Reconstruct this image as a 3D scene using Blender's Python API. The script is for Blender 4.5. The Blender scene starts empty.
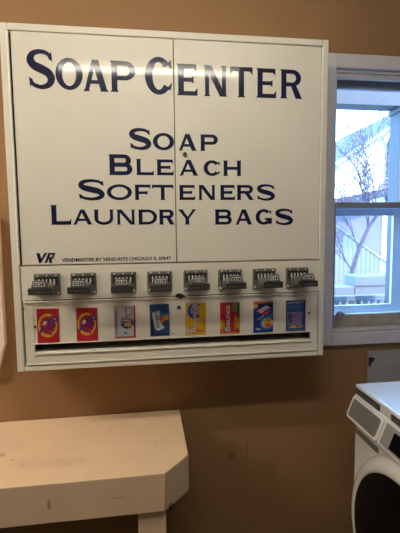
import bpy, bmesh, math, random
from mathutils import Vector, Matrix
random.seed(7)
C = bpy.context.scene.collection
PI = math.pi

# ------------------------------------------------------------------ materials
def lin(c):
    return tuple(((v/255)/12.92 if v/255 <= .04045 else ((v/255+.055)/1.055)**2.4) for v in c)

MATS = {}
def mat(name, col, rough=.5, metal=0., spec=.5, coat=0., var=.06, scale=12., bump=0., emit=None, estr=0., coat_r=.08):
    m = bpy.data.materials.new(name); m.use_nodes = True
    nt = m.node_tree; b = nt.nodes['Principled BSDF']
    b.inputs['Roughness'].default_value = rough
    b.inputs['Metallic'].default_value = metal
    b.inputs['Specular IOR Level'].default_value = spec
    b.inputs['Coat Weight'].default_value = coat
    b.inputs['Coat Roughness'].default_value = coat_r
    tc = nt.nodes.new('ShaderNodeTexCoord')
    nz = nt.nodes.new('ShaderNodeTexNoise'); nz.inputs['Scale'].default_value = scale
    nz.inputs['Detail'].default_value = 5
    nt.links.new(tc.outputs['Object'], nz.inputs['Vector'])
    rp = nt.nodes.new('ShaderNodeValToRGB')
    c = lin(col)
    rp.color_ramp.elements[0].position = .3; rp.color_ramp.elements[1].position = .7
    rp.color_ramp.elements[0].color = tuple(v*(1-var) for v in c)+(1,)
    rp.color_ramp.elements[1].color = tuple(min(1, v*(1+var)) for v in c)+(1,)
    nt.links.new(nz.outputs['Fac'], rp.inputs['Fac'])
    nt.links.new(rp.outputs['Color'], b.inputs['Base Color'])
    if bump:
        bp = nt.nodes.new('ShaderNodeBump'); bp.inputs['Strength'].default_value = bump
        bp.inputs['Distance'].default_value = .004
        n2 = nt.nodes.new('ShaderNodeTexNoise'); n2.inputs['Scale'].default_value = scale*8
        nt.links.new(tc.outputs['Object'], n2.inputs['Vector'])
        nt.links.new(n2.outputs['Fac'], bp.inputs['Height'])
        nt.links.new(bp.outputs['Normal'], b.inputs['Normal'])
    if emit:
        b.inputs['Emission Color'].default_value = lin(emit)+(1,)
        b.inputs['Emission Strength'].default_value = estr
    MATS[name] = m
    return m

def stain(m, spots, tint):
    """soft round or oval stains (x, z, rx, rz, amount) laid on the base colour of m, object x/z"""
    nt = m.node_tree; b = nt.nodes['Principled BSDF']
    tc = nt.nodes.new('ShaderNodeTexCoord'); sep = nt.nodes.new('ShaderNodeSeparateXYZ')
    nt.links.new(tc.outputs['Object'], sep.inputs[0])
    src = b.inputs['Base Color'].links[0].from_socket
    def mth(op, a, c):
        n = nt.nodes.new('ShaderNodeMath'); n.operation = op
        for i, v in enumerate((a, c)):
            if isinstance(v, (int, float)): n.inputs[i].default_value = v
            else: nt.links.new(v, n.inputs[i])
        return n.outputs[0]
    for (ax, x, az, z, rx, rz, k) in spots:
        dx = mth('DIVIDE', mth('SUBTRACT', sep.outputs[ax], x), rx)
        dz = mth('DIVIDE', mth('SUBTRACT', sep.outputs[az], z), rz)
        d = mth('ADD', mth('MULTIPLY', dx, dx), mth('MULTIPLY', dz, dz))
        f = nt.nodes.new('ShaderNodeMapRange'); f.inputs['From Min'].default_value = 1; f.inputs['From Max'].default_value = .2
        f.inputs['To Max'].default_value = k
        nt.links.new(d, f.inputs['Value'])
        mx = nt.nodes.new('ShaderNodeMix'); mx.data_type = 'RGBA'
        nt.links.new(f.outputs[0], mx.inputs['Factor']); nt.links.new(src, mx.inputs['A'])
        mx.inputs['B'].default_value = lin(tint)+(1,)
        src = mx.outputs['Result']
    nt.links.new(src, b.inputs['Base Color'])

def glass(name, tint=(1, 1, 1), refl=.6):
    m = bpy.data.materials.new(name); m.use_nodes = True
    nt = m.node_tree; nt.nodes.clear()
    o = nt.nodes.new('ShaderNodeOutputMaterial'); mx = nt.nodes.new('ShaderNodeMixShader')
    t = nt.nodes.new('ShaderNodeBsdfTransparent'); t.inputs[0].default_value = tint+(1,)
    g = nt.nodes.new('ShaderNodeBsdfGlossy'); g.inputs['Roughness'].default_value = .02
    f = nt.nodes.new('ShaderNodeFresnel'); f.inputs[0].default_value = 1.25
    nt.links.new(f.outputs[0], mx.inputs[0]); nt.links.new(t.outputs[0], mx.inputs[1]); nt.links.new(g.outputs[0], mx.inputs[2])
    nt.links.new(mx.outputs[0], o.inputs[0])
    MATS[name] = m; return m

WALLC = (152, 116, 80)
mat('wall_paint', WALLC, .75, spec=.25, var=.05, scale=3., bump=.08)
stain(MATS['wall_paint'], [(0, .832, 2, .552, .022, .030, .35), (0, .903, 2, .59, .008, .05, .22), (0, .62, 2, .66, .03, .05, .12), (0, 1.02, 2, .45, .05, .09, .10)], (70, 45, 25))
mat('room_paint', (112, 100, 88), .8, var=.04, scale=3.)
mat('ceiling_tile', (205, 200, 190), .9, var=.03, scale=30., bump=.2)
mat('floor_tile', (74, 68, 62), .5, var=.08, scale=6.)
mat('cream_enamel', (222, 215, 200), .5, spec=.3, coat=.22, var=.025, scale=5., coat_r=.07)
mat('hinge_metal', (250, 246, 236), .35, spec=.6, var=.05, scale=60.)
mat('navy_vinyl', (15, 20, 54), .5, spec=.15, coat=.22, var=.05, coat_r=.07)
mat('black_gap', (26, 23, 20), .7, var=.1)
mat('interior_dark', (46, 42, 38), .6, var=.1)
mat('chute_metal', (108, 104, 99), .42, metal=.3, var=.15, scale=40.)
mat('chute_dark', (48, 46, 45), .42, metal=.2, var=.2, scale=60.)
mat('chute_bright', (224, 222, 216), .35, metal=.2, var=.08, scale=50.)
mat('table_laminate', (226, 196, 162), .42, spec=.4, var=.035, scale=7.)
stain(MATS['table_laminate'], [(0, .031, 2, .724, .007, .021, .6), (0, .249, 2, .725, .032, .004, .3), (0, .069, 2, .734, .010, .004, .2)] , (95, 70, 50))
stain(MATS['table_laminate'], [(0, .376, 1, -.031, .004, .005, .7), (0, -.129, 1, -.075, .006, .007, .6), (0, -.086, 1, -.106, .008, .005, .5), (0, -.058, 1, -.061, .004, .005, .5), (0, .061, 1, -.116, .09, .04, .14), (0, -.176, 1, -.037, .014, .014, .5), (0, -.05, 1, -.10, .10, .05, .10)], (150, 85, 70))
mat('panel_laminate', (244, 220, 208), .45, var=.03, scale=6.)
mat('trim_paint', (208, 203, 204), .5, spec=.4, var=.03, scale=9.)
mat('sash_paint', (140, 138, 146), .55, var=.06, scale=15.)
mat('sash_wood', (170, 160, 146), .6, var=.16, scale=25.)
mat('storm_frame', (176, 180, 190), .45, var=.04)
glass('window_glass')
mat('grey_board', (168, 164, 158), .5, var=.05, scale=8.)
mat('brown_stain', (52, 44, 42), .7, var=.2, scale=80.)
mat('washer_white', (234, 232, 230), .25, coat=.6, var=.015)
mat('washer_grey', (120, 116, 112), .4, var=.1, scale=60.)
mat('washer_grey_light', (150, 148, 146), .35, var=.08, scale=40.)
mat('washer_black', (10, 10, 11), .35, spec=.15, var=.1)
mat('screen_black', (10, 12, 20), .10, coat=.6, var=.1)
mat('tube_glow', (255, 240, 215), .5, emit=(255, 249, 232), estr=105.)
mat('tube_glow_warm', (255, 236, 205), .5, emit=(255, 244, 224), estr=390.)
mat('lamp_white', (235, 232, 225), .5, var=.02)
# card inks
for n, c in dict(red=(196, 26, 42), yellow=(246, 190, 30), orange=(236, 120, 30), blue=(24, 50, 150), deep_blue=(22, 36, 110), sky=(52, 120, 190),
                 white=(236, 232, 228), pale=(206, 204, 214), green=(110, 140, 50), dark_green=(40, 66, 48), pink=(214, 60, 80), teal=(60, 120, 140),
                 magenta=(170, 40, 80), lilac=(150, 130, 190), grey=(120, 118, 122), black=(20, 20, 24), steel_blue=(46, 80, 132), brick=(165, 75, 70)).items():
    mat('ink_'+n, tuple(v*.83+4 for v in c), .35, var=.05, scale=40., coat=.2)
# outdoors
mat('snow_ground', (128, 126, 124), .9, var=.05)
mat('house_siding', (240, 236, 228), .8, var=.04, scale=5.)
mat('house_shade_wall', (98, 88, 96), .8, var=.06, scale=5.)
mat('roof_shingle', (46, 40, 44), .8, var=.12, scale=20.)
mat('gutter_metal', (118, 114, 114), .5, var=.05)
mat('downspout_metal', (80, 72, 74), .5, var=.05)
mat('amber_board', (232, 206, 170), .7, var=.15, scale=10.)
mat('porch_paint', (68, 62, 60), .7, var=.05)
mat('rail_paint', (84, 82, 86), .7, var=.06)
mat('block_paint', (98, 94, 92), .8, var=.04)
mat('bark', (76, 62, 66), .9, var=.2, scale=30.)
mat('leaf_rust', (176, 116, 96), .8, var=.25, scale=30.)
mat('leaf_violet', (150, 140, 196), .8, var=.25, scale=30.)

# ------------------------------------------------------------------ mesh builder
class MB:
    def __init__(s): s.v = []; s.f = []; s.m = []; s.names = []; s.smooth = []
    def mi(s, n):
        if n not in s.names: s.names.append(n)
        return s.names.index(n)
    def add(s, vs, fs, m, smooth=False):
        o = len(s.v); s.v += [tuple(p) for p in vs]
        k = s.mi(m)
        for f in fs: s.f.append([o+i for i in f]); s.m.append(k); s.smooth.append(smooth)
    def box(s, x0, x1, y0, y1, z0, z1, m, bev=0., seg=2):
        bm = bmesh.new(); bmesh.ops.create_cube(bm, size=1)
        for v in bm.verts:
            v.co = Vector(((x0+x1)/2+v.co.x*(x1-x0), (y0+y1)/2+v.co.y*(y1-y0), (z0+z1)/2+v.co.z*(z1-z0)))
        bm.normal_update(); N = [f.normal.copy() for f in bm.faces]
        if bev: bmesh.ops.bevel(bm, geom=bm.edges[:], offset=bev, segments=seg, affect='EDGES', profile=.5)
        s.bm(bm, m, N if bev else None)
    def bm(s, bm, m, flats=None):
        bm.verts.ensure_lookup_table(); bm.verts.index_update()
        k = len(s.smooth)
        s.add([v.co[:] for v in bm.verts], [[v.index for v in f.verts] for f in bm.faces], m)
        bm.normal_update()
        if flats is not None:                                 # only the rounded edges shade smooth
            for i, f in enumerate(bm.faces): s.smooth[k+i] = max(abs(f.normal.dot(n)) for n in flats) < .9995
        bm.free()
    def prism(s, poly, fn, d0, d1, m, bev=0.):
        """poly of 2D points; fn(a, b, d) -> xyz; extruded from d0 to d1"""
        bm = bmesh.new(); n = len(poly)
        A = [bm.verts.new(fn(a, b, d0)) for a, b in poly]; B = [bm.verts.new(fn(a, b, d1)) for a, b in poly]
        bm.faces.new(A[::-1]); top = bm.faces.new(B)
        for i in range(n): bm.faces.new((A[i], A[(i+1) % n], B[(i+1) % n], B[i]))
        bmesh.ops.recalc_face_normals(bm, faces=bm.faces[:])
        bm.normal_update(); N = [f.normal.copy() for f in bm.faces]
        if bev: bmesh.ops.bevel(bm, geom=bm.edges[:], offset=bev, segments=2, affect='EDGES', profile=.5)
        s.bm(bm, m, N if bev else None)
    def tube(s, pts, rad, m, n=8, cap=True):
        pts = [Vector(p) for p in pts]; vs = []; fs = []
        if not isinstance(rad, (list, tuple)): rad = [rad]*len(pts)
        up = Vector((0, 0, 1))
        for i, p in enumerate(pts):
            d = (pts[min(i+1, len(pts)-1)]-pts[max(i-1, 0)]).normalized()
            a = d.cross(up)
            if a.length < .05: a = d.cross(Vector((0, 1, 0)))
            a.normalize(); b = d.cross(a)
            for k in range(n):
                t = 2*PI*k/n; vs.append(p+(a*math.cos(t)+b*math.sin(t))*rad[i])
        for i in range(len(pts)-1):
            for k in range(n):
                fs.append((i*n+k, i*n+(k+1) % n, (i+1)*n+(k+1) % n, (i+1)*n+k))
        s.add(vs, fs, m, True)
        if cap: s.add(vs[:n], [tuple(range(n))[::-1]], m); s.add(vs[-n:], [tuple(range(n))], m)
    def lathe_x(s, prof, cy, cz, m, n=64):
        """profile of (radius, x) spun about an axis along x"""
        vs = []; fs = []
        for r, x in prof:
            for k in range(n):
                t = 2*PI*k/n; vs.append((x, cy+r*math.cos(t), cz+r*math.sin(t)))
        for i in range(len(prof)-1):
            for k in range(n): fs.append((i*n+k, i*n+(k+1) % n, (i+1)*n+(k+1) % n, (i+1)*n+k))
        s.add(vs, fs, m, True)
    def build(s, name, parent=None, loc=None):
        me = bpy.data.meshes.new(name); me.from_pydata(s.v, [], s.f)
        for n in s.names: me.materials.append(MATS[n])
        for p, k, sm in zip(me.polygons, s.m, s.smooth): p.material_index = k; p.use_smooth = sm
        me.update()
        bm = bmesh.new(); bm.from_mesh(me); bmesh.ops.recalc_face_normals(bm, faces=bm.faces[:]); bm.to_mesh(me); bm.free()
        o = bpy.data.objects.new(name, me); C.objects.link(o)
        if parent is not None: o.parent = parent
        if loc: o.location = loc
        return o

def tag(o, label=None, cat=None, group=None, kind=None):
    if label: o['label'] = label
    if cat: o['category'] = cat
    if group: o['group'] = group
    if kind: o['kind'] = kind
    return o
def empty(name, loc):
    o = bpy.data.objects.new(name, None); C.objects.link(o); o.location = loc; o.empty_display_size = .05; return o
class Local(MB):
    """builder written in room coordinates, built relative to its thing's base"""
    def under(s, name, base, parent, label=None):
        s.v = [(a-base[0], b-base[1], c-base[2]) for a, b, c in s.v]
        o = s.build(name, parent)
        if label: o['label'] = label
        return o

# ------------------------------------------------------------------ lettering
def glyph(ch, W, s, h, k=.05, kh=.06):
    """filled polygons of one flared capital in a box W wide and 1 high"""
    P = []
    def rect(x0, x1, v0, v1): P.append([(x0, v0), (x1, v0), (x1, v1), (x0, v1)])
    def foot(x, w, kk=k): P.append([(x-kk, 0), (x+w+kk, 0), (x+w, kh), (x, kh)])
    def head(x, w, kk=k): P.append([(x-kk, 1), (x+w+kk, 1), (x+w, 1-kh), (x, 1-kh)])
    def stem(x, w=s, f=True, t=True):
        rect(x, x+w, 0, 1)
        if f: foot(x, w)
        if t: head(x, w)
    def arm(x0, x1, v0, v1, up=0, dn=0):
        rect(x0, x1, v0, v1)
        if up: P.append([(x1-.09, v1), (x1, v1), (x1, v1+up)])
        if dn: P.append([(x1-.09, v0), (x1, v0), (x1, v0-dn)])
    def ring(cx, cz, ro, zo, ri, zi, a0, a1, n=40):
        for i in range(n):
            t0 = math.radians(a0+(a1-a0)*i/n); t1 = math.radians(a0+(a1-a0)*(i+1)/n)
            P.append([(cx+ri*math.cos(t0), cz+zi*math.sin(t0)), (cx+ro*math.cos(t0), cz+zo*math.sin(t0)),
                      (cx+ro*math.cos(t1), cz+zo*math.sin(t1)), (cx+ri*math.cos(t1), cz+zi*math.sin(t1))])
    def bowl(x, x1, v0, v1):
        rz = (v1-v0)/2; c = max(x+s, x1-min(rz*1.15, (x1-x)*.55))
        rect(x, c, v1-h, v1); rect(x, c, v0, v0+h)
        ring(c, (v0+v1)/2, x1-c, rz, max(.02, x1-c-s), rz-h, -90, 90, 24)
    if ch == 'L': stem(k); arm(k, W, 0, h, up=.13)
    elif ch == 'E':
        stem(k); arm(k, W-.03, 1-h, 1, dn=.10); arm(k, W*.82, .5-h*.45, .5+h*.5, .05, .05); arm(k, W, 0, h, up=.12)
    elif ch == 'F':
        stem(k); arm(k, W, 1-h, 1, dn=.12); arm(k, W*.82, .47-h*.45, .47+h*.5, .05, .05)
    elif ch == 'T':
        rect(0, W, 1-h, 1); x = W/2-s/2; rect(x, x+s, 0, 1); foot(x, s)
        P.append([(0, 1-h), (.09, 1-h), (0, 1-h-.12)]); P.append([(W, 1-h), (W-.09, 1-h), (W, 1-h-.12)])
    elif ch == 'H': stem(k); stem(W-k-s); rect(k, W-k, .5-h/2, .5+h/2)
    elif ch == 'N':
        t = s*.72; stem(k, t); stem(W-k-t, t)
        P.append([(k, 1), (k+s*1.15, 1), (W-k, 0), (W-k-s*1.1, 0)])
    elif ch == 'A':
        a = W/2; t = s*.74; u = s*1.12
        P.append([(k, 0), (k+t, 0), (a+t*.25, 1), (a-t*.75, 1)]); P.append([(W-k-u, 0), (W-k, 0), (a+u*.45, 1), (a-u*.55, 1)])
        rect(W*.24, W*.76, .24, .24+h*.85); foot(k, t, .04); foot(W-k-u, u, .04)
    elif ch == 'P': stem(k); bowl(k, W, .38, 1)
    elif ch == 'R':
        stem(k); bowl(k, W*.95, .42, 1)
        P.append([(W*.48, .46), (W*.48+s*1.1, .46), (W, 0), (W-s*1.25, 0)]); P.append([(W-s*1.25, 0), (W+.03, 0), (W-.05, kh)])
    elif ch == 'B': stem(k); bowl(k, W*.95, .5-h*.45, 1); bowl(k, W, 0, .5+h*.45)
    elif ch == 'D':
        stem(k); c = W*.5
        rect(k, c, 1-h, 1); rect(k, c, 0, h); ring(c, .5, W-c, .5, W-c-s, .5-h, -90, 90, 28)
    elif ch == 'O': ring(W/2, .5, W/2, .5, W/2-s*1.08, .5-h*.9, 0, 360, 56)
    elif ch in 'CG':
        ring(W/2, .5, W/2, .5, W/2-s*1.08, .5-h*.95, 38 if ch == 'C' else 42, 322, 48)
        P.append([(W*.84, .78), (W*.965, .68), (W*.95, .93), (W*.86, .87)])
        if ch == 'C': P.append([(W*.84, .22), (W*.99, .34), (W*.93, .13), (W*.86, .13)])
        else: rect(W-s, W, .06, .44); rect(W*.58, W, .44-h*.8, .44)
    elif ch == 'U':
        rect(k, k+s, .4, 1); head(k, s); rect(W-k-s*.8, W-k, .4, 1); head(W-k-s*.8, s*.8)
        ring(W/2, .41, W/2-k, .41, W/2-k-s*.9, .41-h, 180, 360, 30)
    elif ch == 'Y':
        a = W/2; rect(a-s/2, a+s/2, 0, .48); foot(a-s/2, s)
        P.append([(.03, 1), (.03+s*1.1, 1), (a+s*.45, .40), (a-s*.5, .40)]); P.append([(W-.03-s*.85, 1), (W-.03, 1), (a+s*.5, .40), (a-s*.2, .42)])
        P.append([(0, 1), (.05+s*1.2, 1), (.10+s, 1-kh), (.06, 1-kh)]); P.append([(W, 1), (W-.05-s, 1), (W-.1-s*.8, 1-kh), (W-.06, 1-kh)])
    elif ch == 'S':
        cp = [(.91, .76, .55), (.80, .895, .72), (.50, .952, .80), (.20, .890, 1.05), (.095, .745, 1.35), (.22, .605, 1.5), (.5, .515, 1.6), (.78, .42, 1.5), (.905, .27, 1.35), (.80, .118, 1.05), (.5, .05, .80), (.18, .115, .72), (.075, .25, .55)]
        pts = []
        for i in range(len(cp)-1):
            p0, p1, p2, p3 = cp[max(i-1, 0)], cp[i], cp[i+1], cp[min(i+2, len(cp)-1)]
            for j in range(6):
                t = j/6
                pts.append(tuple(.5*((2*p1[q])+(-p0[q]+p2[q])*t+(2*p0[q]-5*p1[q]+4*p2[q]-p3[q])*t*t+(-p0[q]+3*p1[q]-3*p2[q]+p3[q])*t**3) for q in range(3)))
        pts.append(cp[-1])
        L = []; R = []
        for i, (a, b, w) in enumerate(pts):
            A = pts[max(i-1, 0)]; B = pts[min(i+1, len(pts)-1)]
            dx, dz = (B[0]-A[0])*W, B[1]-A[1]; l = math.hypot(dx, dz) or 1
            hw = h*.5*w; L.append((a*W-dz/l*hw, b+dx/l*hw)); R.append((a*W+dz/l*hw, b-dx/l*hw))
        for i in range(len(pts)-1): P.append([L[i], R[i], R[i+1], L[i+1]])
        P.append([(W*.86, .76), (W*.975, .70), (W*.94, .96), (W*.87, .88)]); P.append([(W*.015, .31), (W*.13, .25), (W*.12, .12), (W*.05, .04)])
    return P

def letters(mb, row, y, s, h, d=.0006, m='navy_vinyl'):
    for ch, x0, x1, z0, z1 in row:
        H = z1-z0
        for i, poly in enumerate(glyph(ch, (x1-x0)/H, s, h)):
            mb.prism([(x0+a*H, z0+b*H) for a, b in poly], lambda a, b, q: (a, q, b), y, y-d-i*6e-6, m)

def text_polys(txt, bold=0.):
    cu = bpy.data.curves.new('lettering_source', 'FONT'); cu.body = txt; cu.resolution_u = 3; cu.offset = bold
    o = bpy.data.objects.new('lettering_source', cu); C.objects.link(o)
    bpy.context.view_layer.update()
    me = o.evaluated_get(bpy.context.evaluated_depsgraph_get()).to_mesh()
    vs = [v.co.copy() for v in me.vertices]; fs = [list(p.vertices) for p in me.polygons]
    bpy.data.objects.remove(o); bpy.data.curves.remove(cu)
    x0, x1 = min(v.x for v in vs), max(v.x for v in vs); y0, y1 = min(v.y for v in vs), max(v.y for v in vs)
    return [((v.x-x0)/(x1-x0)-.5, (v.y-y0)/(y1-y0)-.5) for v in vs], fs
def put_text(mb, txt, cx, cz, w, hh, ang, y, m, shear=0., bold=.012):
    vs, fs = text_polys(txt, bold); a = math.radians(ang); out = []
    for u, v in vs:
        u, v = u*w+v*hh*shear, v*hh
        out.append((cx+u*math.cos(a)-v*math.sin(a), y, cz+u*math.sin(a)+v*math.cos(a)))
    mb.add(out, fs, m)

# ------------------------------------------------------------------ the room
def struct(name, mb, label=None):
    o = mb.build(name); o['kind'] = 'structure'
    if label: o['label'] = label
    return o
X0, X1, Y0, ZC = -2.6, 2.45, -3.6, 2.68
OX0, OX1, OZ0, OZ1 = 1.30, 2.12, 1.115, 2.30      # window opening
b = MB()
for (a, c, e, g) in ((X0, OX0, 0, ZC), (OX1, X1, 0, ZC), (OX0, OX1, 0, OZ0), (OX0, OX1, OZ1, ZC)):
    b.box(a, c, .002, .14, e, g, 'wall_paint')
struct('wall_back', b, 'brown painted wall behind the soap cabinet')
b = MB(); b.box(X0-.1, X0, Y0, .14, 0, ZC, 'room_paint'); struct('wall_left', b)
b = MB(); b.box(X1, X1+.1, Y0, .14, 0, ZC, 'room_paint'); struct('wall_right', b)
b = MB(); b.box(X0-.1, X1+.1, Y0-.1, Y0, 0, ZC, 'room_paint'); struct('wall_front', b)
b = MB(); b.box(X0-.1, X1+.1, Y0-.1, .14, -.08, 0, 'floor_tile'); struct('floor', b)
b = MB(); b.box(X0-.1, X1+.1, Y0-.1, .14, ZC, ZC+.1, 'ceiling_tile'); struct('ceiling', b)

# ------------------------------------------------------------------ window
win = empty('window_1', (OX0, 0, OZ0)); tag(win, 'white trimmed double-hung window at right edge looking onto a bright porch', 'window', kind='structure')
base = (OX0, 0, OZ0)
CW = .09
b = Local()
b.box(OX0-CW, OX0, -.02, 0, OZ0-.058, OZ1+.06, 'trim_paint', .004)
b.box(OX1, OX1+CW, -.02, 0, OZ0-.058, OZ1+.06, 'trim_paint', .004)
b.box(OX0, OX1, -.02, 0, OZ1, OZ1+.06, 'trim_paint', .004)
b.box(OX0, OX1, -.02, 0, OZ0-.058, OZ0, 'trim_paint', .004)
b.box(OX0-CW, OX0-CW+.012, -.026, -.0195, OZ0-.058, OZ1+.06, 'trim_paint', .003)
b.under('window_casing', base, win)
b = Local()
b.box(OX0, OX0+.012, 0, .14, OZ0, OZ1, 'trim_paint'); b.box(OX1-.012, OX1, 0, .14, OZ0, OZ1, 'trim_paint')
b.box(OX0, OX1, 0, .14, OZ1-.012, OZ1, 'trim_paint'); b.box(OX0+.012, OX1-.012, .01, .03, OZ1-.034, OZ1-.012, 'trim_paint', .003)
b.under('window_jamb', base, win)
b = Local(); b.box(OX0+.012, OX1-.012, 0, .14, OZ0, OZ0+.014, 'trim_paint', .003); b.under('window_sill', base, win)
def sash(name, y0, y1, z0, z1, st, top, bot, m, mb_):
    xa, xb = OX0+.012, OX1-.012
    b = Local()
    b.box(xa, xa+st, y0, y1, z0, z1, m, .003); b.box(xb-st, xb, y0, y1, z0, z1, m, .003)
    b.box(xa+st, xb-st, y0, y1, z1-top, z1, m, .003); b.box(xa+st, xb-st, y0, y1, z0, z0+bot, mb_, .004)
    o = b.under(name, base, win)
    g = Local(); yy = (y0+y1)/2; g.box(xa+st-.004, xb-st+.004, yy-.0015, yy+.0015, z0+bot-.004, z1-top+.004, 'window_glass')
    g.under('glass_pane', base, o)
    return o
sash('upper_sash', .066, .094, 1.695, OZ1-.012, .026, .045, .026, 'sash_paint', 'sash_paint')
sash('lower_sash', .034, .062, OZ0+.014, 1.722, .026, .026, .062, 'sash_paint', 'sash_wood')
b = Local()
b.box(OX0+.05, 1.668, .098, .114, 1.660, 1.700, 'storm_frame', .003); b.box(1.668, 1.720, .098, .114, OZ0+.03, 1.700, 'storm_frame', .003)
b.box(OX0+.05, 1.668, .098, .114, OZ0+.06, 1.222, 'storm_frame', .003); b.box(OX0+.05, OX0+.062, .098, .114, OZ0+.05, 1.69, 'storm_frame', .002)
b.under('storm_frame', base, win, 'pale blue-grey storm frame outside the lower sash')
b = Local(); b.tube([(1.345, .03, OZ0+.078), (1.362, .028, OZ0+.085), (1.385, .026, OZ0+.078)], [.008, .013, .007], 'sash_paint'); b.box(1.345, 1.375, .02, .034, OZ0+.05, OZ0+.078, 'sash_paint', .003)
b.under('sash_lift', base, win)

# ------------------------------------------------------------------ soap vending machine
VB = (.574, 0, 1.077)
vm = empty('vending_machine', VB)
tag(vm, 'cream wall-mounted soap vending cabinet with navy SOAP CENTER lettering and eight coin slides', 'vending machine')
YF = -.20
b = Local(); cr = 'cream_enamel'
b.box(-.030, 1.177, -.012, 0, 1.077, 2.327, cr)                       # back
b.box(-.030, -.004, YF, -.012, 1.077, 2.327, cr, .003)                # sides and frame
b.box(1.1525, 1.177, YF, -.012, 1.077, 2.327, cr, .003)
b.box(-.0035, 1.152, YF, -.012, 2.3025, 2.327, cr, .003)
b.box(-.0035, 1.152, YF, -.012, 1.077, 1.0985, cr, .003)
b.box(-.004, 1.1525, -.188, -.012, 1.462, 1.475, cr)                 # inner shelf
b.box(-.004, 1.1525, YF+.022, YF+.018, 1.477, 2.3025, 'black_gap')   # black sheet behind the doors, shade of their gaps put in as colour
b.box(0, 1.1525, YF, YF+.012, 1.3465, 1.4735, cr, .0015)             # coin panel
b.under('cabinet_body', VB, vm)
title = [('S', 0.061, 0.146, 2.1063, 2.241), ('O', 0.153, 0.247, 2.1062, 2.2165), ('A', 0.246, 0.339, 2.1042, 2.2142), ('P', 0.343, 0.435, 2.1052, 2.2139), ('C', 0.469, 0.57, 2.1003, 2.234), ('E', 0.585, 0.663, 2.1010, 2.2137), ('N', 0.686, 0.777, 2.1010, 2.2125), ('T', 0.787, 0.874, 2.1010, 2.2115), ('E', 0.888, 0.967, 2.1015, 2.2100), ('R', 0.982, 1.071, 2.1020, 2.2095)]
rows = [[('S', 0.408, 0.485, 1.9011, 1.9767), ('O', 0.493, 0.572, 1.8995, 1.9626), ('A', 0.587, 0.659, 1.8995, 1.9606), ('P', 0.67, 0.739, 1.8995, 1.9605)],
 [('B', 0.328, 0.415, 1.8072, 1.8822), ('L', 0.428, 0.494, 1.8072, 1.8666), ('E', 0.504, 0.568, 1.8072, 1.8657), ('A', 0.589, 0.664, 1.8065, 1.8650), ('C', 0.683, 0.748, 1.8059, 1.8648), ('H', 0.758, 0.831, 1.8065, 1.8647)],
 [('S', 0.217, 0.311, 1.7154, 1.7894), ('O', 0.319, 0.411, 1.7153, 1.773), ('F', 0.42, 0.48, 1.7152, 1.7723), ('T', 0.486, 0.566, 1.7151, 1.7719), ('E', 0.587, 0.649, 1.7151, 1.7715), ('N', 0.662, 0.728, 1.715, 1.7719), ('E', 0.745, 0.805, 1.715, 1.7722), ('R', 0.811, 0.88, 1.7149, 1.7725), ('S', 0.893, 0.964, 1.7133, 1.7744)],
 [('L', 0.114, 0.187, 1.6252, 1.6973), ('A', 0.192, 0.265, 1.6251, 1.6805), ('U', 0.268, 0.342, 1.6236, 1.6802), ('N', 0.352, 0.421, 1.6237, 1.6799), ('D', 0.431, 0.503, 1.623, 1.6796), ('R', 0.509, 0.569, 1.6223, 1.6794), ('Y', 0.582, 0.654, 1.6216, 1.6795), ('B', 0.724, 0.792, 1.6204, 1.679), ('A', 0.805, 0.876, 1.6197, 1.6786), ('G', 0.887, 0.953, 1.6183, 1.6795), ('S', 0.968, 1.039, 1.6173, 1.6796)]]
def door(xa, xb, lab, hinge_x, side):
    b = Local(); b.box(xa, xb, YF, YF+.016, 1.478, 2.2995, cr, .0018)
    d = b.under('door', VB, vm, lab)
    for word in (title[:4], title[4:]):
        w_ = [g for g in word if xa <= g[1] < xb]
        if w_: t = Local(); letters(t, w_, YF, .19, .14); t.under('title_lettering', VB, d)
    for r in rows[:3]+[rows[3][:7], rows[3][7:]]:
        w_ = [g for g in r if xa <= g[1] < xb]
        if w_: t = Local(); letters(t, w_, YF, .25, .185); t.under('list_lettering', VB, d)
    hg = Local(); z = 1.482
    while z < 2.29:
        hg.tube([(hinge_x, YF-.0025, z), (hinge_x, YF-.0025, z+.0195)], .0036, 'hinge_metal', 8); z += .0215
    hg.under('piano_hinge', VB, d)
    return d
dl = door(.0060, .5735, 'left door reading SOAP C over SO, BLE, SOFT, LAUNDR', -.0035, -1)
dr = door(.5765, 1.148, 'right door reading ENTER over AP, EACH, TENERS, Y BAGS', 1.1515, 1)
t = Local(); put_text(t, 'VENDMASTER BY VEND-RITE CHICAGO IL 60647', .350, 1.4945, .406, .0135, 0, YF-.0004, 'navy_vinyl', bold=.03); t.under('maker_lettering', VB, dl)
t = Local()                                                            # slanted two-letter emblem
def sh(a, bb): return (.054+a*.069+bb*.004, 1.485+bb*.037)
def pp(*q, m='navy_vinyl', dd=.0006): t.prism([sh(*p) for p in q], lambda a, c, q_: (a, q_, c), YF, YF-dd, m)
pp((0, 1), (.17, 1), (.30, .35), (.27, 0), (.17, 0)); pp((.27, 0), (.36, .30), (.58, 1), (.42, 1), (.17, 0))
pp((.46, 0), (.58, 0), (.76, .98), (.62, .98)); pp((.62, 1), (.95, 1), (.92, .82), (.60, .82)); pp((.86, 1), (1.0, 1), (.92, .42), (.78, .46)); pp((.56, .58), (.90, .58), (.86, .42), (.54, .42)); pp((.66, .46), (.80, .46), (.86, 0), (.70, 0))
pp((.88, .80), (1.0, 1), (.90, .30), (.86, .40), m='ink_grey', dd=.0008)
t.under('maker_emblem', VB, dl)
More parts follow.
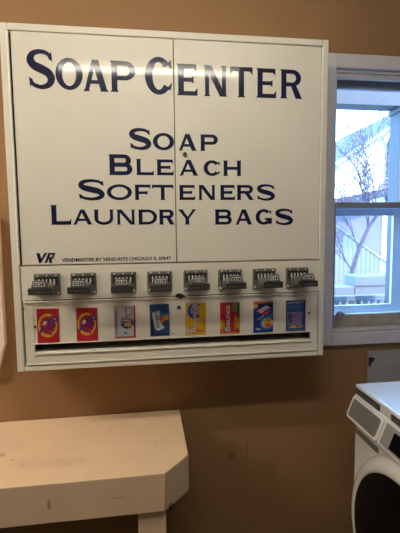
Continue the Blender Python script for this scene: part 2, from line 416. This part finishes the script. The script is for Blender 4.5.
def lock(parent, x, z, r, name='lock'):
    k = Local(); n = 20
    k.prism([(x+r*math.cos(2*PI*i/n), z+r*math.sin(2*PI*i/n)) for i in range(n)], lambda a, c, q: (a, q, c), YF, YF-.006, 'chute_metal', .001)
    r2 = r*.66
    k.prism([(x+r2*math.cos(2*PI*i/n), z+r2*math.sin(2*PI*i/n)) for i in range(n)], lambda a, c, q: (a, q, c), YF-.006, YF-.0075, 'chute_dark')
    k.box(x-.0011, x+.0011, YF-.0082, YF-.0074, z-r*.45, z+r*.45, 'black_gap')
    k.under(name, VB, parent)
lock(dr, .612, 1.885, .0085)

# lower vend door with the long slot
b = Local()
b.box(.0035, 1.149, YF, YF+.012, 1.1800, 1.3425, cr, .0015)
b.box(.0035, .036, YF, YF+.012, 1.1015, 1.1805, cr, .001)
b.box(1.1205, 1.149, YF, YF+.012, 1.1015, 1.1805, cr, .001)
b.box(.0355, 1.121, YF, YF+.012, 1.1015, 1.1400, cr, .001)
b.box(.0035, 1.149, YF-.006, YF+.002, 1.3365, 1.3435, cr, .0025)
b.box(.0035, 1.149, YF-.005, YF+.002, 1.1010, 1.1055, cr, .002)
b.box(.034, .0365, YF-.0015, YF+.002, 1.182, 1.331, cr, .0006); b.box(1.118, 1.1205, YF-.0015, YF+.002, 1.182, 1.331, cr, .0006)
b.box(.034, 1.1205, YF-.003, YF+.002, 1.3285, 1.3315, cr, .001)
b.box(.030, 1.125, YF-.003, YF+.002, 1.1788, 1.1835, cr, .0015)
vd = b.under('vend_door', VB, vm)
b = Local()
prof = [(YF-.004, 1.1385), (YF-.006, 1.1425), (YF-.003, 1.1475), (YF+.010, 1.1485), (-.05, 1.146), (-.05, 1.138), (YF+.002, 1.1375)]
b.prism(prof, lambda y, z, x: (x, y, z), .0362, 1.1200, cr)
b.under('slot_tray', VB, vd)
b = Local(); b.box(.0362, 1.12, -.052, -.048, 1.14, 1.34, 'interior_dark'); b.box(.0362, 1.12, YF+.0125, -.052, 1.182, 1.186, 'interior_dark'); b.box(.030, .0355, YF+.0125, -.05, 1.12, 1.186, 'interior_dark'); b.box(1.121, 1.126, YF+.0125, -.05, 1.12, 1.186, 'interior_dark')
b.under('slot_interior', VB, vd, 'dark inside of the long dispensing slot')
lock(vd, .580, 1.3015, .0075)
t = Local()
mk = [(.557, 1.3475), (.568, 1.350), (.572, 1.3555), (.580, 1.357), (.590, 1.355), (.598, 1.351), (.607, 1.3435), (.602, 1.339), (.595, 1.341), (.590, 1.333), (.583, 1.338), (.572, 1.341), (.566, 1.345)]
t.prism(mk, lambda a, c, q: (a, q, c), YF-.0062, YF-.0070, 'black_gap'); t.under('torn_patch', VB, vd, 'small ragged black patch on the seam above the lock')
for (x, z, r) in ((.0415, 1.247, .0045), (1.112, 1.258, .0045), (.5555, 1.198, .003), (.004, 1.318, .0035)):
    t = Local(); t.prism([(x+r*math.cos(2*PI*i/12), z+r*math.sin(2*PI*i/12)) for i in range(12)], lambda a, c, q: (a, q, c), YF, YF-.003, 'chute_dark', .0005)
    t.under('rivet', VB, vd)

# coin slides: eight alike
CZ = 1.406
coin_x = [.0935, .2235, .371, .5075, .647, .783, .9215, 1.0575]
def coin_parts():
    p = MB()
    p.box(-.0475, .0475, -.011, 0, -.040, .040, 'chute_metal', .005, 3)
    p.box(-.041, .041, -.0125, -.010, -.004, .030, 'chute_dark', .0015)
    for sx in (-.033, 0, .033): p.tube([(sx, -.0123, .0335), (sx, -.0142, .0335)], .0028, 'chute_bright', 10)
    for sx in (-.040, .040): p.tube([(sx, -.0108, -.032), (sx, -.0135, -.032)], .0045, 'chute_bright', 10)
    slots = MB()
    for i in range(5):
        x = -.027+i*.0135
        slots.box(x-.0022, x+.0022, -.0195, -.012, .002, .020, 'chute_bright', .0008)
        slots.box(x+.0028, x+.0082, -.0132, -.0122, .000, .026, 'black_gap')
    for i, x in enumerate((-.0338,)): slots.box(x, x+.005, -.0132, -.0122, .000, .026, 'black_gap')
    hs = MB()
    hs.prism([(-.031, -.030), (.031, -.030), (.031, .000), (.024, .005), (-.024, .005), (-.031, .000)], lambda a, c, q: (a, q, c), -.012, -.045, 'chute_metal', .0025)
    hs.box(-.026, .026, -.112, -.044, -.016, .002, 'chute_metal', .0015)
    hd = MB()
    hd.box(-.038, .038, -.122, -.106, -.022, .001, 'chute_dark', .0025)
    for sx in range(-4, 5): hd.box(sx*.008-.0010, sx*.008+.0010, -.1230, -.1218, -.018, -.008, 'chute_metal')
    np_ = MB()
    np_.prism([(-.028, -.009), (.028, -.009), (.021, .016), (-.021, .016)], lambda a, c, q: (a, q+.008, c+.011), -.126, -.112, 'chute_metal', .002)
    np_.prism([(-.020, -.004), (.020, -.004), (.017, .011), (-.017, .011)], lambda a, c, q: (a, q+.008, c+.011), -.1262, -.1268, 'chute_bright')
    np_.prism([(-.017, -.0015), (.017, -.0015), (.0145, .0085), (-.0145, .0085)], lambda a, c, q: (a, q+.008, c+.011), -.1268, -.1273, 'chute_dark')
    for x, w in ((-.008, .004), (0, .005), (.008, .003)): np_.box(x-w/2, x+w/2, -.1199, -.1192, .0115, .0175, 'chute_bright')
    return p, (('coin_slots', slots, 'row of five bright coin fingers'), ('slide_housing', hs, None), ('slide_handle', hd, None), ('price_plate', np_, None))
p, subs = coin_parts()
first = p.build('coin_mechanism', vm, (coin_x[0]-VB[0], YF, CZ-VB[2]))
kids = []
for n, mb, l in subs:
    o = mb.build(n, first); kids.append(o)
    if l: o['label'] = l
for x in coin_x[1:]:
    c = first.copy(); C.objects.link(c); c.parent = vm; c.location = (x-VB[0], YF, CZ-VB[2])
    for k in kids:
        d = k.copy(); C.objects.link(d); d.parent = c

# product cards under the coin slides
def ell(cx, cz, rx, rz, n=28, rot=0.):
    a = math.radians(rot)
    return [(cx+rx*math.cos(t)*math.cos(a)-rz*math.sin(t)*math.sin(a), cz+rx*math.cos(t)*math.sin(a)+rz*math.sin(t)*math.cos(a)) for t in [2*PI*i/n for i in range(n)]]
def card(x0, x1, z0, z1, base_ink, marks, label, tilt=0.):
    W, H = x1-x0, z1-z0; cx, cz = (x0+x1)/2, (z0+z1)/2; a = math.radians(tilt)
    def at(u, v):
        du, dv = (u-.5)*W, (v-.5)*H
        return (cx+du*math.cos(a)-dv*math.sin(a), cz+du*math.sin(a)+dv*math.cos(a))
    t = Local(); fn = lambda p, c, q: (p, q, c)
    t.prism([at(0, 0), at(1, 0), at(1, 1), at(0, 1)], fn, YF, YF-.002, base_ink)
    y = YF-.002
    for mk in marks:
        y -= .00012
        if mk[0] == 'p': vs = [at(*q) for q in mk[2]]
        elif mk[0] == 'e': vs = [at(*q) for q in ell(*mk[2])]
        if mk[0] in 'pe': t.add([(p, y, c) for p, c in vs], [list(range(len(vs)))], mk[1])
        else:
            _, ink, txt, u, v, w, h, ang, shr = mk; c = at(u, v)
            put_text(t, txt, c[0], c[1], w*W, h*W, ang+tilt, y, ink, shr)
    t.under('product_card', VB, vd, label)
I = lambda n: 'ink_'+n
def tide(x0, x1, z0, z1, lab, tilt):
    card(x0, x1, z0, z1, I('red'), [('e', I('yellow'), (.48, .52, .44, .34)), ('e', I('orange'), (.48, .52, .36, .28)), ('e', I('red'), (.49, .53, .33, .25)),
        ('p', I('white'), [(.24, .55), (.34, .66), (.46, .62), (.36, .50)]), ('t', I('blue'), 'Tide', .54, .52, 1.02, .58, 68, .1),
        ('p', I('teal'), [(.50, .36), (.62, .33), (.86, .27), (.72, .32)])], lab, tilt)
tide(.0485, .128, 1.181, 1.314, 'red detergent card with a yellow ring, leftmost', -.5)
tide(.1915, .270, 1.182, 1.312, 'red detergent card with a yellow ring, second from left', -.5)
card(.332, .412, 1.190, 1.315, I('red'), [('p', I('pale'), [(.02, .04), (.90, .04), (.92, .99), (.02, .99)]), ('p', I('grey'), [(.06, .1), (.13, .1), (.13, .9), (.06, .9)]), ('t', I('grey'), 'detergent', .13, .55, .6, .07, 90, 0),
      ('p', I('lilac'), [(.55, .66), (.86, .70), (.88, .96), (.50, .94)]), ('p', I('pale'), [(.60, .72), (.80, .74), (.80, .9), (.60, .9)]),
      ('e', I('deep_blue'), (.60, .47, .31, .19)), ('e', I('sky'), (.66, .50, .24, .15)), ('p', I('lilac'), [(.32, .60), (.44, .68), (.40, .40), (.30, .44)]),
      ('t', I('yellow'), 'all', .58, .49, .46, .42, 78, 0), ('p', I('yellow'), [(.44, .36), (.86, .35), (.84, .40), (.46, .40)]), ('e', I('grey'), (.52, .15, .09, .045))], 'white card with red edges and a round blue and yellow badge')
card(.467, .542, 1.192, 1.316, I('steel_blue'), [('p', I('deep_blue'), [(0, .6), (.12, .6), (.2, 0), (0, 0)]), ('p', I('sky'), [(.5, .45), (1, .45), (1, .85), (.5, .85)]), ('p', I('steel_blue'), [(.6, .72), (.98, .7), (.98, .9), (.6, .9)]),
      ('p', I('white'), [(.12, .74), (.50, .80), (.52, .46), (.74, .24), (.40, .16), (.24, .24)]), ('t', I('deep_blue'), 'Snuggle', .37, .50, .84, .26, 98, 0),
      ('p', I('orange'), [(.56, .46), (.62, .64), (.80, .62), (.96, .68), (.96, .50), (.78, .48), (.64, .40)]), ('p', I('yellow'), [(.76, .52), (.84, .64), (.95, .66), (.94, .52)]), ('p', I('pink'), [(.58, .50), (.66, .60), (.68, .50)]), ('p', I('deep_blue'), [(.1, .02), (.95, .02), (.95, .08), (.1, .08)])], 'blue softener card with a white slanted banner', .8)
card(.605, .686, 1.190, 1.317, I('yellow'), [('p', I('orange'), [(.05, .2), (.4, .05), (.95, .1), (.95, .5), (.6, .35)]), ('p', I('yellow'), [(.1, .3), (.9, .12), (.9, .42), (.3, .4)]), ('e', I('blue'), (.46, .74, .36, .24)), ('e', I('dark_green'), (.66, .76, .22, .20)), ('e', I('yellow'), (.74, .76, .14, .19)), ('e', I('lilac'), (.44, .78, .22, .16)), ('p', I('white'), [(.34, .95), (.58, .97), (.6, .88), (.34, .86)]),
      ('t', I('magenta'), 'Bounce', .42, .50, 1.34, .36, 86, 0), ('t', I('white'), 'Bounce', .43, .50, 1.28, .28, 86, 0), ('e', I('pale'), (.12, .12, .12, .09))], 'yellow dryer sheet card with a blue ring at its top', -.6)
card(.743, .822, 1.188, 1.314, I('red'), [('p', I('orange'), [(0, .5), (.2, .45), (.3, .1), (.95, .05), (1, 0), (0, 0)]), ('p', I('yellow'), [(0, .42), (.14, .34), (.12, .12), (0, .2)]), ('p', I('green'), [(.64, 1), (.90, 1), (.86, .66), (.62, .74)]), ('p', I('dark_green'), [(.9, 1), (1, 1), (1, .5), (.86, .6)]), ('p', I('yellow'), [(.74, .62), (1, .40), (1, .08), (.84, .2)]), ('p', I('orange'), [(.7, .5), (.9, .46), (.84, .12), (.7, .1)]), ('p', I('green'), [(.92, .45), (1, .5), (1, .1), (.94, .16)]),
      ('t', I('black'), 'Bounce', .36, .50, 1.38, .36, 90, 0), ('t', I('white'), 'Bounce', .37, .50, 1.32, .28, 90, 0)], 'red and orange dryer sheet card with green at its right')
card(.879, .960, 1.186, 1.314, I('blue'), [('p', I('orange'), [(0, .93), (1, .93), (1, 1), (0, 1)]), ('p', I('yellow'), [(0, .76), (.2, .80), (.22, .9), (0, .92)]), ('p', I('deep_blue'), [(.2, .92), (1, .95), (1, .8), (.3, .72)]), ('p', I('white'), [(.16, .70), (.66, .86), (.86, .78), (.36, .62)]), ('t', I('red'), 'Clorox', .50, .74, .56, .15, 16, 0), ('p', I('pink'), [(.4, .62), (.9, .70), (.7, .58), (.46, .56)]), ('p', I('sky'), [(.5, .42), (1, .66), (1, .5), (.7, .4)]), ('p', I('pale'), [(.18, .44), (.5, .56), (.56, .52), (.2, .40)]),
      ('e', I('sky'), (.66, .30, .34, .22)), ('e', I('pale'), (.68, .30, .28, .16)), ('e', I('yellow'), (.76, .32, .23, .14)), ('e', I('orange'), (.76, .22, .2, .06)), ('t', I('blue'), '2', .76, .32, .16, .24, 0, 0), ('p', I('pale'), [(.1, .10), (.36, .08), (.36, .14), (.1, .16)])], 'blue bleach card with a yellow circle at its lower right')
card(1.014, 1.096, 1.186, 1.313, I('steel_blue'), [('p', I('deep_blue'), [(0, .88), (1, .88), (1, 1), (0, 1)]), ('t', I('pale'), 'LAUNDRY', .5, .93, .84, .12, 0, 0), ('p', I('sky'), [(.1, .80), (.9, .80), (.9, .82), (.1, .82)]), ('p', I('sky'), [(.1, .74), (.8, .74), (.8, .76), (.1, .76)]), ('p', I('lilac'), [(.06, .62), (.85, .62), (.78, .2), (.1, .2)]), ('p', I('steel_blue'), [(.1, .58), (.3, .6), (.3, .24), (.14, .24)]),
      ('t', I('brick'), 'BAGS', .52, .52, .52, .16, 14, 0), ('t', I('brick'), 'BAG', .50, .33, .40, .12, 0, 0), ('p', I('yellow'), [(.12, .13), (.4, .10), (.8, .12), (.9, .19), (.6, .17), (.35, .19)]), ('p', I('green'), [(.5, .12), (.7, .13), (.68, .18), (.52, .17)]), ('p', I('blue'), [(.86, .9), (1, .9), (1, 0), (.9, 0)])], 'blue laundry bag card with faint red lettering, rightmost')

# ------------------------------------------------------------------ folding-style table against the wall
TB = (.1, -.235, 0)
tb = empty('table', TB); tag(tb, 'cream laminate table with clipped corner and thick edge, against the wall under the soap cabinet', 'table')
b = Local()
out = [(-.95, -.003), (-.95, -.47), (.504, -.468), (.594, -.369), (.591, -.003)]
b.prism(out, lambda x, y, z: (x, y, z), .660, .7955, 'table_laminate', .003)
tt = b.under('table_top', TB, tb)
b = Local(); b.tube([(.518, -.4545, .662), (.527, -.4445, .664)], [.009, .009], 'black_gap', 10); b.under('edge_notch', TB, tt, 'small dark notch under the clipped corner')
for (xa, ya) in ((.412, -.455), (-.9, -.455), (.412, -.11), (-.9, -.11)):
    b = Local(); b.box(xa, xa+.094, ya, ya+.085, 0, .660, 'table_laminate', .003); b.under('leg', TB, tb)

# ------------------------------------------------------------------ pale panel at the left edge
pb = (-.35, 0, 1.05)
b = Local()
b.prism([(-.62, 1.010), (-.166, 1.010), (-.129, 1.140), (-.129, 1.66), (-.62, 1.66)], lambda x, z, y: (x, y, z), 0, -.032, 'panel_laminate', .003)
o = b.under('wall_panel', pb, None); o.location = pb
tag(o, 'pinkish white wall panel with clipped lower corner, left of the soap cabinet', 'panel')

# ------------------------------------------------------------------ grey board on the wall behind the washer
b = Local(); gb = (1.7, 0, 0)
b.box(1.488, 2.02, -.016, 0, 0, 1.021, 'grey_board', .003)
gr = b.under('backing_board', gb, None); gr.location = gb
tag(gr, 'grey board on the wall below the window, behind the washer', 'board')
t = Local(); t.prism([(1.4885, .992), (1.500, .994), (1.512, .990), (1.522, .984), (1.516, .972), (1.505, .966), (1.500, .95), (1.492, .945), (1.4885, .96)], lambda a, c, q: (a, q, c), -.016, -.0168, 'brown_stain'); t.under('corner_stain', gb, gr, 'dark stain by the upper left corner')

# ------------------------------------------------------------------ washer
WB = (1.66, -.572, 0)
ws = empty('washing_machine', WB); tag(ws, 'white front-loading washer with round black door and grey control panel at lower right', 'washing machine')
ww = 'washer_white'
ya, yb = -.965, -.225
b = Local(); b.box(1.31, 2.04, ya, yb, .03, .917, ww, .008, 3); b.under('body', WB, ws)
b = Local(); b.box(1.309, 2.05, ya-.002, yb+.004, .9165, .957, ww, .008, 3); b.under('lid', WB, ws)
def vent(y0, y1):
    b = Local(); b.box(1.3065, 1.3095, y1, y0, .9195, .944, 'washer_black', .001)
    for z in (.9255, .9315, .9375): b.box(1.3045, 1.3075, y1+.003, y0-.003, z-.0008, z+.0008, 'washer_grey')
    b.under('vent_grille', WB, ws)
vent(-.232, -.402); vent(-.472, -.66); vent(-.73, -.90)
b = Local()
b.prism([(1.330, .9165), (1.306, .9165), (1.2735, .832), (1.272, .820), (1.286, .804), (1.330, .800)], lambda x, z, y: (x, y, z), ya, yb, ww, .006)
cn = b.under('control_console', WB, ws)
A = Vector((1.3055, 0, .914)); Bv = Vector((1.2738, 0, .834)); sl = (Bv-A).normalized(); nr = Vector((sl.z, 0, -sl.x)); nr = nr if nr.x < 0 else -nr
def onslant(s, t_, d): return tuple(A+sl*t_+nr*d+Vector((0, s, 0)))
def rrect(s0, s1, t0, t1, r, n=5):
    P = []
    for (cx, cz, a0) in ((s1-r, t1-r, 0), (s0+r, t1-r, 90), (s0+r, t0+r, 180), (s1-r, t0+r, 270)):
        for i in range(n+1): a = math.radians(a0+90*i/n); P.append((cx+r*math.cos(a), cz+r*math.sin(a)))
    return P
b = Local(); b.prism(rrect(-.452, -.236, .003, .094, .014), onslant, -.002, .010, ww, .003)
b.prism(rrect(-.440, -.248, .012, .084, .010), onslant, .0099, .0106, 'washer_grey'); b.under('detergent_drawer', WB, cn, 'white framed detergent drawer with grey face')
b = Local(); b.prism(rrect(-.905, -.460, .008, .086, .006), onslant, -.001, .0012, 'washer_grey_light'); b.under('fascia', WB, cn, 'grey control fascia')
b = Local(); b.prism(rrect(-.80, -.512, .020, .080, .004), onslant, .001, .0026, 'screen_black'); b.under('display', WB, cn, 'black display')
b = Local(); b.box(1.3085, 1.3115, -.40, -.232, .752, .776, 'washer_grey', .004); b.under('hand_grip', WB, ws, 'dark grey grip slot under the drawer')
b = Local()
b.lathe_x([(.343, 1.311), (.343, 1.299), (.335, 1.284), (.316, 1.271), (.298, 1.267), (.288, 1.268), (.283, 1.276)], -.600, .468, ww, 96)
dd = b.under('door', WB, ws, 'round white door ring')
b = Local(); b.lathe_x([(.2885, 1.2685), (.27, 1.262), (.22, 1.253), (.14, 1.246), (.07, 1.244), (.0005, 1.2435)], -.600, .468, 'washer_black', 96); b.under('door_glass', WB, dd, 'black door glass')
for (x, y) in ((1.36, -.28), (1.36, -.90), (1.98, -.28), (1.98, -.90)):
    b = Local(); b.tube([(x, y, 0), (x, y, .032)], .022, 'washer_black', 16); b.under('foot', WB, ws)

# ------------------------------------------------------------------ ceiling lamps
def lamp(x0, x1, y, label, glow='tube_glow'):
    LB = ((x0+x1)/2, y, ZC); r = empty('ceiling_light', LB)
    tag(r, label, 'ceiling light')
    b = Local(); b.box(x0-.03, x1+.03, y-.05, y+.05, ZC-.06, ZC, 'lamp_white', .006); b.box(x0-.03, x0, y-.03, y+.03, ZC-.115, ZC-.06, 'lamp_white', .004); b.box(x1, x1+.03, y-.03, y+.03, ZC-.115, ZC-.06, 'lamp_white', .004)
    b.under('fixture_housing', LB, r)
    b = Local(); b.tube([(x0, y, ZC-.092), (x1, y, ZC-.092)], .013, glow, 12); b.under('fluorescent_tube', LB, r)
lamp(-.04, 1.06, -1.26, 'fluorescent strip light on the ceiling in front of the soap cabinet')
lamp(-2.15, -1.0, -.95, 'fluorescent strip light on the ceiling towards the left wall', 'tube_glow_warm')

# ------------------------------------------------------------------ outdoors
b = MB(); b.box(-4, 14, .14, 16, -.30, -.20, 'snow_ground'); g = struct('ground', b)
b = MB(); b.box(.2, 4.2, .95, 1.08, 2.455, 2.60, 'porch_paint', .004); struct('porch_beam', b)
b = MB(); b.box(.2, 4.2, .14, 1.45, -.20, .02, 'porch_paint', .004); struct('porch_floor', b)
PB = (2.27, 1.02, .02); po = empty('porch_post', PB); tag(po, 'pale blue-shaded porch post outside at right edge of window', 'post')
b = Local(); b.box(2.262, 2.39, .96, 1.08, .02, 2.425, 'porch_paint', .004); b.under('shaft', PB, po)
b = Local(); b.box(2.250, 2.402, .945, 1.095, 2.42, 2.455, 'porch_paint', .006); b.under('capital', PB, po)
RB = (2.3, 1.3, .02); rl = empty('porch_railing', RB); tag(rl, 'pale porch railing with short balusters outside the bottom of the window', 'railing')
b = Local(); b.box(1.0, 4.0, 1.27, 1.33, 1.010, 1.055, 'rail_paint', .005); b.under('top_rail', RB, rl)
b = Local(); b.box(1.0, 4.0, 1.28, 1.32, .915, .952, 'rail_paint', .004); b.under('lower_rail', RB, rl)
for xa in (1.0, 3.94):
    b = Local(); b.box(xa, xa+.06, 1.27, 1.33, .02, 1.01, 'rail_paint'); b.under('end_post', RB, rl)
x = 1.10; bal = None
while x < 3.9:
    b = Local(); b.box(x-.014, x+.014, 1.286, 1.314, .02, 1.012, 'rail_paint'); b.under('baluster', RB, rl); x += .063
SB = (2.9, 2.7, -.2); sr = empty('stair_railing', SB); tag(sr, 'pale sloping stair railing descending to the right beyond the porch', 'railing')
def zr(x): return 1.66-.665*(x-2.6)
b = Local(); b.tube([(2.40, 2.7, zr(2.40)), (3.45, 2.7, zr(3.45))], .018, 'gutter_metal', 8); b.tube([(2.40, 2.7, zr(2.40)-.75), (3.45, 2.7, zr(3.45)-.75)], .016, 'gutter_metal', 8); b.under('handrail', SB, sr)
for px in (2.40, 3.45):
    b = Local(); b.box(px-.03, px+.03, 2.67, 2.73, -.2, zr(px)+.03, 'gutter_metal'); b.under('newel_post', SB, sr)
x = 2.46
while x < 3.42:
    b = Local(); b.box(x-.009, x+.009, 2.69, 2.71, zr(x)-.75, zr(x), 'gutter_metal'); b.under('baluster', SB, sr); x += .055
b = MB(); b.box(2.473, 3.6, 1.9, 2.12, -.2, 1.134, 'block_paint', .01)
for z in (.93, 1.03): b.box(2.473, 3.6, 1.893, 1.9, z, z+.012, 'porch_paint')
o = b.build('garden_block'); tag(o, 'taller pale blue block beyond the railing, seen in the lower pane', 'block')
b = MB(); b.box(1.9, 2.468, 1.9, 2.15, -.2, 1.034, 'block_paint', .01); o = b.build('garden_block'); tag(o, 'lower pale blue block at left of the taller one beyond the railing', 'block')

# house across the yard
HB = (6.5, 6.0, -.2); hs = empty('house', HB); tag(hs, 'sunlit white house with sloping eave and downspout across the yard', 'house')
sl_ = .64
def rk(x): return 2.90+sl_*(x-4.27)
b = Local(); b.prism([(4.0, -.2), (9.0, -.2), (9.0, rk(6.5)-1.6), (6.5, rk(6.5)-.0), (4.0, rk(4.0))], lambda x, z, y: (x, y, z), 6.0, 10., 'house_siding')
for i in range(26): b.box(4.0, 5.9, 5.985, 6.0, -.1+i*.12, -.094+i*.12, 'house_siding')
b.under('wall', HB, hs)
b = Local(); b.prism([(3.4, rk(3.4)), (6.55, rk(6.55)), (6.55, rk(6.55)+.06), (3.4, rk(3.4)+.06)], lambda x, z, y: (x, y, z), 5.72, 10.2, 'roof_shingle'); b.prism([(6.5, rk(6.5)), (9.3, rk(6.5)-1.8), (9.3, rk(6.5)-1.74), (6.5, rk(6.5)+.06)], lambda x, z, y: (x, y, z), 5.72, 10.2, 'roof_shingle')
b.under('roof', HB, hs)
b = Local(); b.tube([(3.4, 5.70, rk(3.4)+.02), (6.4, 5.70, rk(6.4)+.02)], .05, 'gutter_metal', 10); b.under('gutter', HB, hs)
b = Local(); b.tube([(5.30, 5.72, rk(5.30)), (5.36, 5.85, rk(5.3)-.12), (5.37, 5.95, rk(5.3)-.25), (5.37, 5.95, 1.9)], .035, 'downspout_metal', 8); b.under('downspout', HB, hs)
b = Local(); b.prism([(4.05, 2.0), (5.75, 2.38), (5.75, 2.50), (4.05, 2.16)], lambda x, z, y: (x, y, z), 5.3, 6.0, 'roof_shingle'); b.under('porch_roof', HB, hs)
b = Local(); b.box(4.05, 5.28, 5.96, 6.0, -.2, 2.05, 'house_shade_wall'); b.under('shaded_wall', HB, hs)  # slab over the siding, shade under the porch roof put into its colour
b = Local(); b.box(5.28, 5.48, 5.94, 6.0, .62, 2.2, 'amber_board')  # warm sun on the house wall, painted as an amber strip
for i in range(4): b.box(5.28, 5.48, 5.93, 5.95, .7+i*.12, .72+i*.12, 'house_siding')
b.under('sunlit_strip', HB, hs, 'strip of house wall with warm sunlight put into its colour')

# bare tree with the last rusty leaves
TR = (2.70, 2.25, -.2); tr = empty('tree', TR); tag(tr, 'bare twiggy tree with leaning trunk and few rusty leaves, right outside the window', 'tree')
b = Local(); lf = Local()
trunk = [(2.62, 2.25, -.2), (2.60, 2.25, .6), (2.61, 2.25, .95), (2.63, 2.25, 1.15), (2.70, 2.25, 1.38), (2.80, 2.25, 1.60), (2.90, 2.26, 1.74), (3.06, 2.28, 1.86), (3.25, 2.3, 1.95)]
b.tube(trunk, [.040, .032, .027, .025, .023, .020, .017, .011, .006], 'bark', 10)
rnd = random.Random(11); tips = []
def grow(p, d, L, r, depth):
    p = Vector(p); d = Vector(d).normalized(); pts = [p]; n = 4
    for i in range(n):
        d = (d+Vector((rnd.uniform(-.25, .25), rnd.uniform(-.25, .25), rnd.uniform(-.12, .22)))).normalized(); pts.append(pts[-1]+d*L/n)
    b.tube(pts, [r*(1-.16*i) for i in range(n+1)], 'bark', 5 if depth else 6, False)
    if depth <= 1: tips.extend(pts[1:])
    if depth > 0:
        for i in range(5):
            q = pts[rnd.randint(1, n)]
            e = (d+Vector((rnd.uniform(-.9, .9), rnd.uniform(-.7, .7), rnd.uniform(-.4, .7)))).normalized()
            grow(q, e, L*rnd.uniform(.55, .75), r*.58, depth-1)
for (i, dx, dz, L) in ((4, -.35, .9, .55), (5, -.3, 1., .65), (5, .2, 1, .55), (6, -.05, 1., .7), (6, .6, .5, .45), (7, .3, .9, .65), (3, -.3, .8, .4), (7, .8, .1, .4), (6, -.5, .8, .6)):
    grow(trunk[i], (dx, rnd.uniform(-.3, .3), dz), L, .009, 3)
for p in tips:
    if rnd.random() < .5 and p.z > 1.8:
        c = p+Vector((rnd.uniform(-.03, .03), rnd.uniform(-.03, .03), rnd.uniform(-.04, .01)))
        u = Vector((rnd.uniform(-1, 1), rnd.uniform(-1, 1), rnd.uniform(-1, 1))).normalized(); w = u.cross(Vector((.3, .5, .8))).normalized(); s_ = rnd.uniform(.008, .018)
        lf.add([c-u*s_, c+w*s_*.5, c+u*s_, c-w*s_*.5], [(0, 1, 2, 3)], 'leaf_rust' if rnd.random() < .6 else 'leaf_violet')
b.under('branches', TR, tr); o = lf.under('leaves', TR, tr); o['kind'] = 'stuff'

# ------------------------------------------------------------------ light
w = bpy.data.worlds.new('sky'); bpy.context.scene.world = w; w.use_nodes = True
nt = w.node_tree; bg = nt.nodes['Background']
bg.inputs[0].default_value = (.22, .50, 1.0, 1); bg.inputs[1].default_value = 19.0
sun = bpy.data.lights.new('sun', 'SUN'); sun.energy = 7.0; sun.angle = .01; sun.color = (1, .93, .82)
so = bpy.data.objects.new('sun', sun); C.objects.link(so)
so.rotation_euler = Vector((-.35, .80, -.50)).to_track_quat('-Z', 'Y').to_euler()

# ------------------------------------------------------------------ camera
cam = bpy.data.cameras.new('camera'); co = bpy.data.objects.new('camera', cam); C.objects.link(co)
yaw, pitch, roll, f = -.1313764, -.0913039, -.0107741, 397.35
cy, sy = math.cos(yaw), math.sin(yaw)
fw = Vector((-sy*math.cos(pitch), cy*math.cos(pitch), math.sin(pitch))); r = Vector((cy, sy, 0)); u = r.cross(fw)
c_, s_ = math.cos(roll), math.sin(roll); rr, uu = r*c_+u*s_, u*c_-r*s_
M = Matrix(((rr.x, uu.x, -fw.x), (rr.y, uu.y, -fw.y), (rr.z, uu.z, -fw.z))).to_4x4(); M.translation = (.463327, -1.727425, 1.6)
co.matrix_world = M
cam.sensor_fit = 'HORIZONTAL'; cam.sensor_width = 36; cam.lens = 36*f/400; cam.clip_start = .02
sc = bpy.context.scene; sc.camera = co
vs = sc.view_settings; vs.view_transform = 'Standard'; vs.look = 'None'; vs.exposure = 0; vs.gamma = 1; vs.use_curve_mapping = False
sc.cycles.max_bounces = 8; sc.cycles.transparent_max_bounces = 12
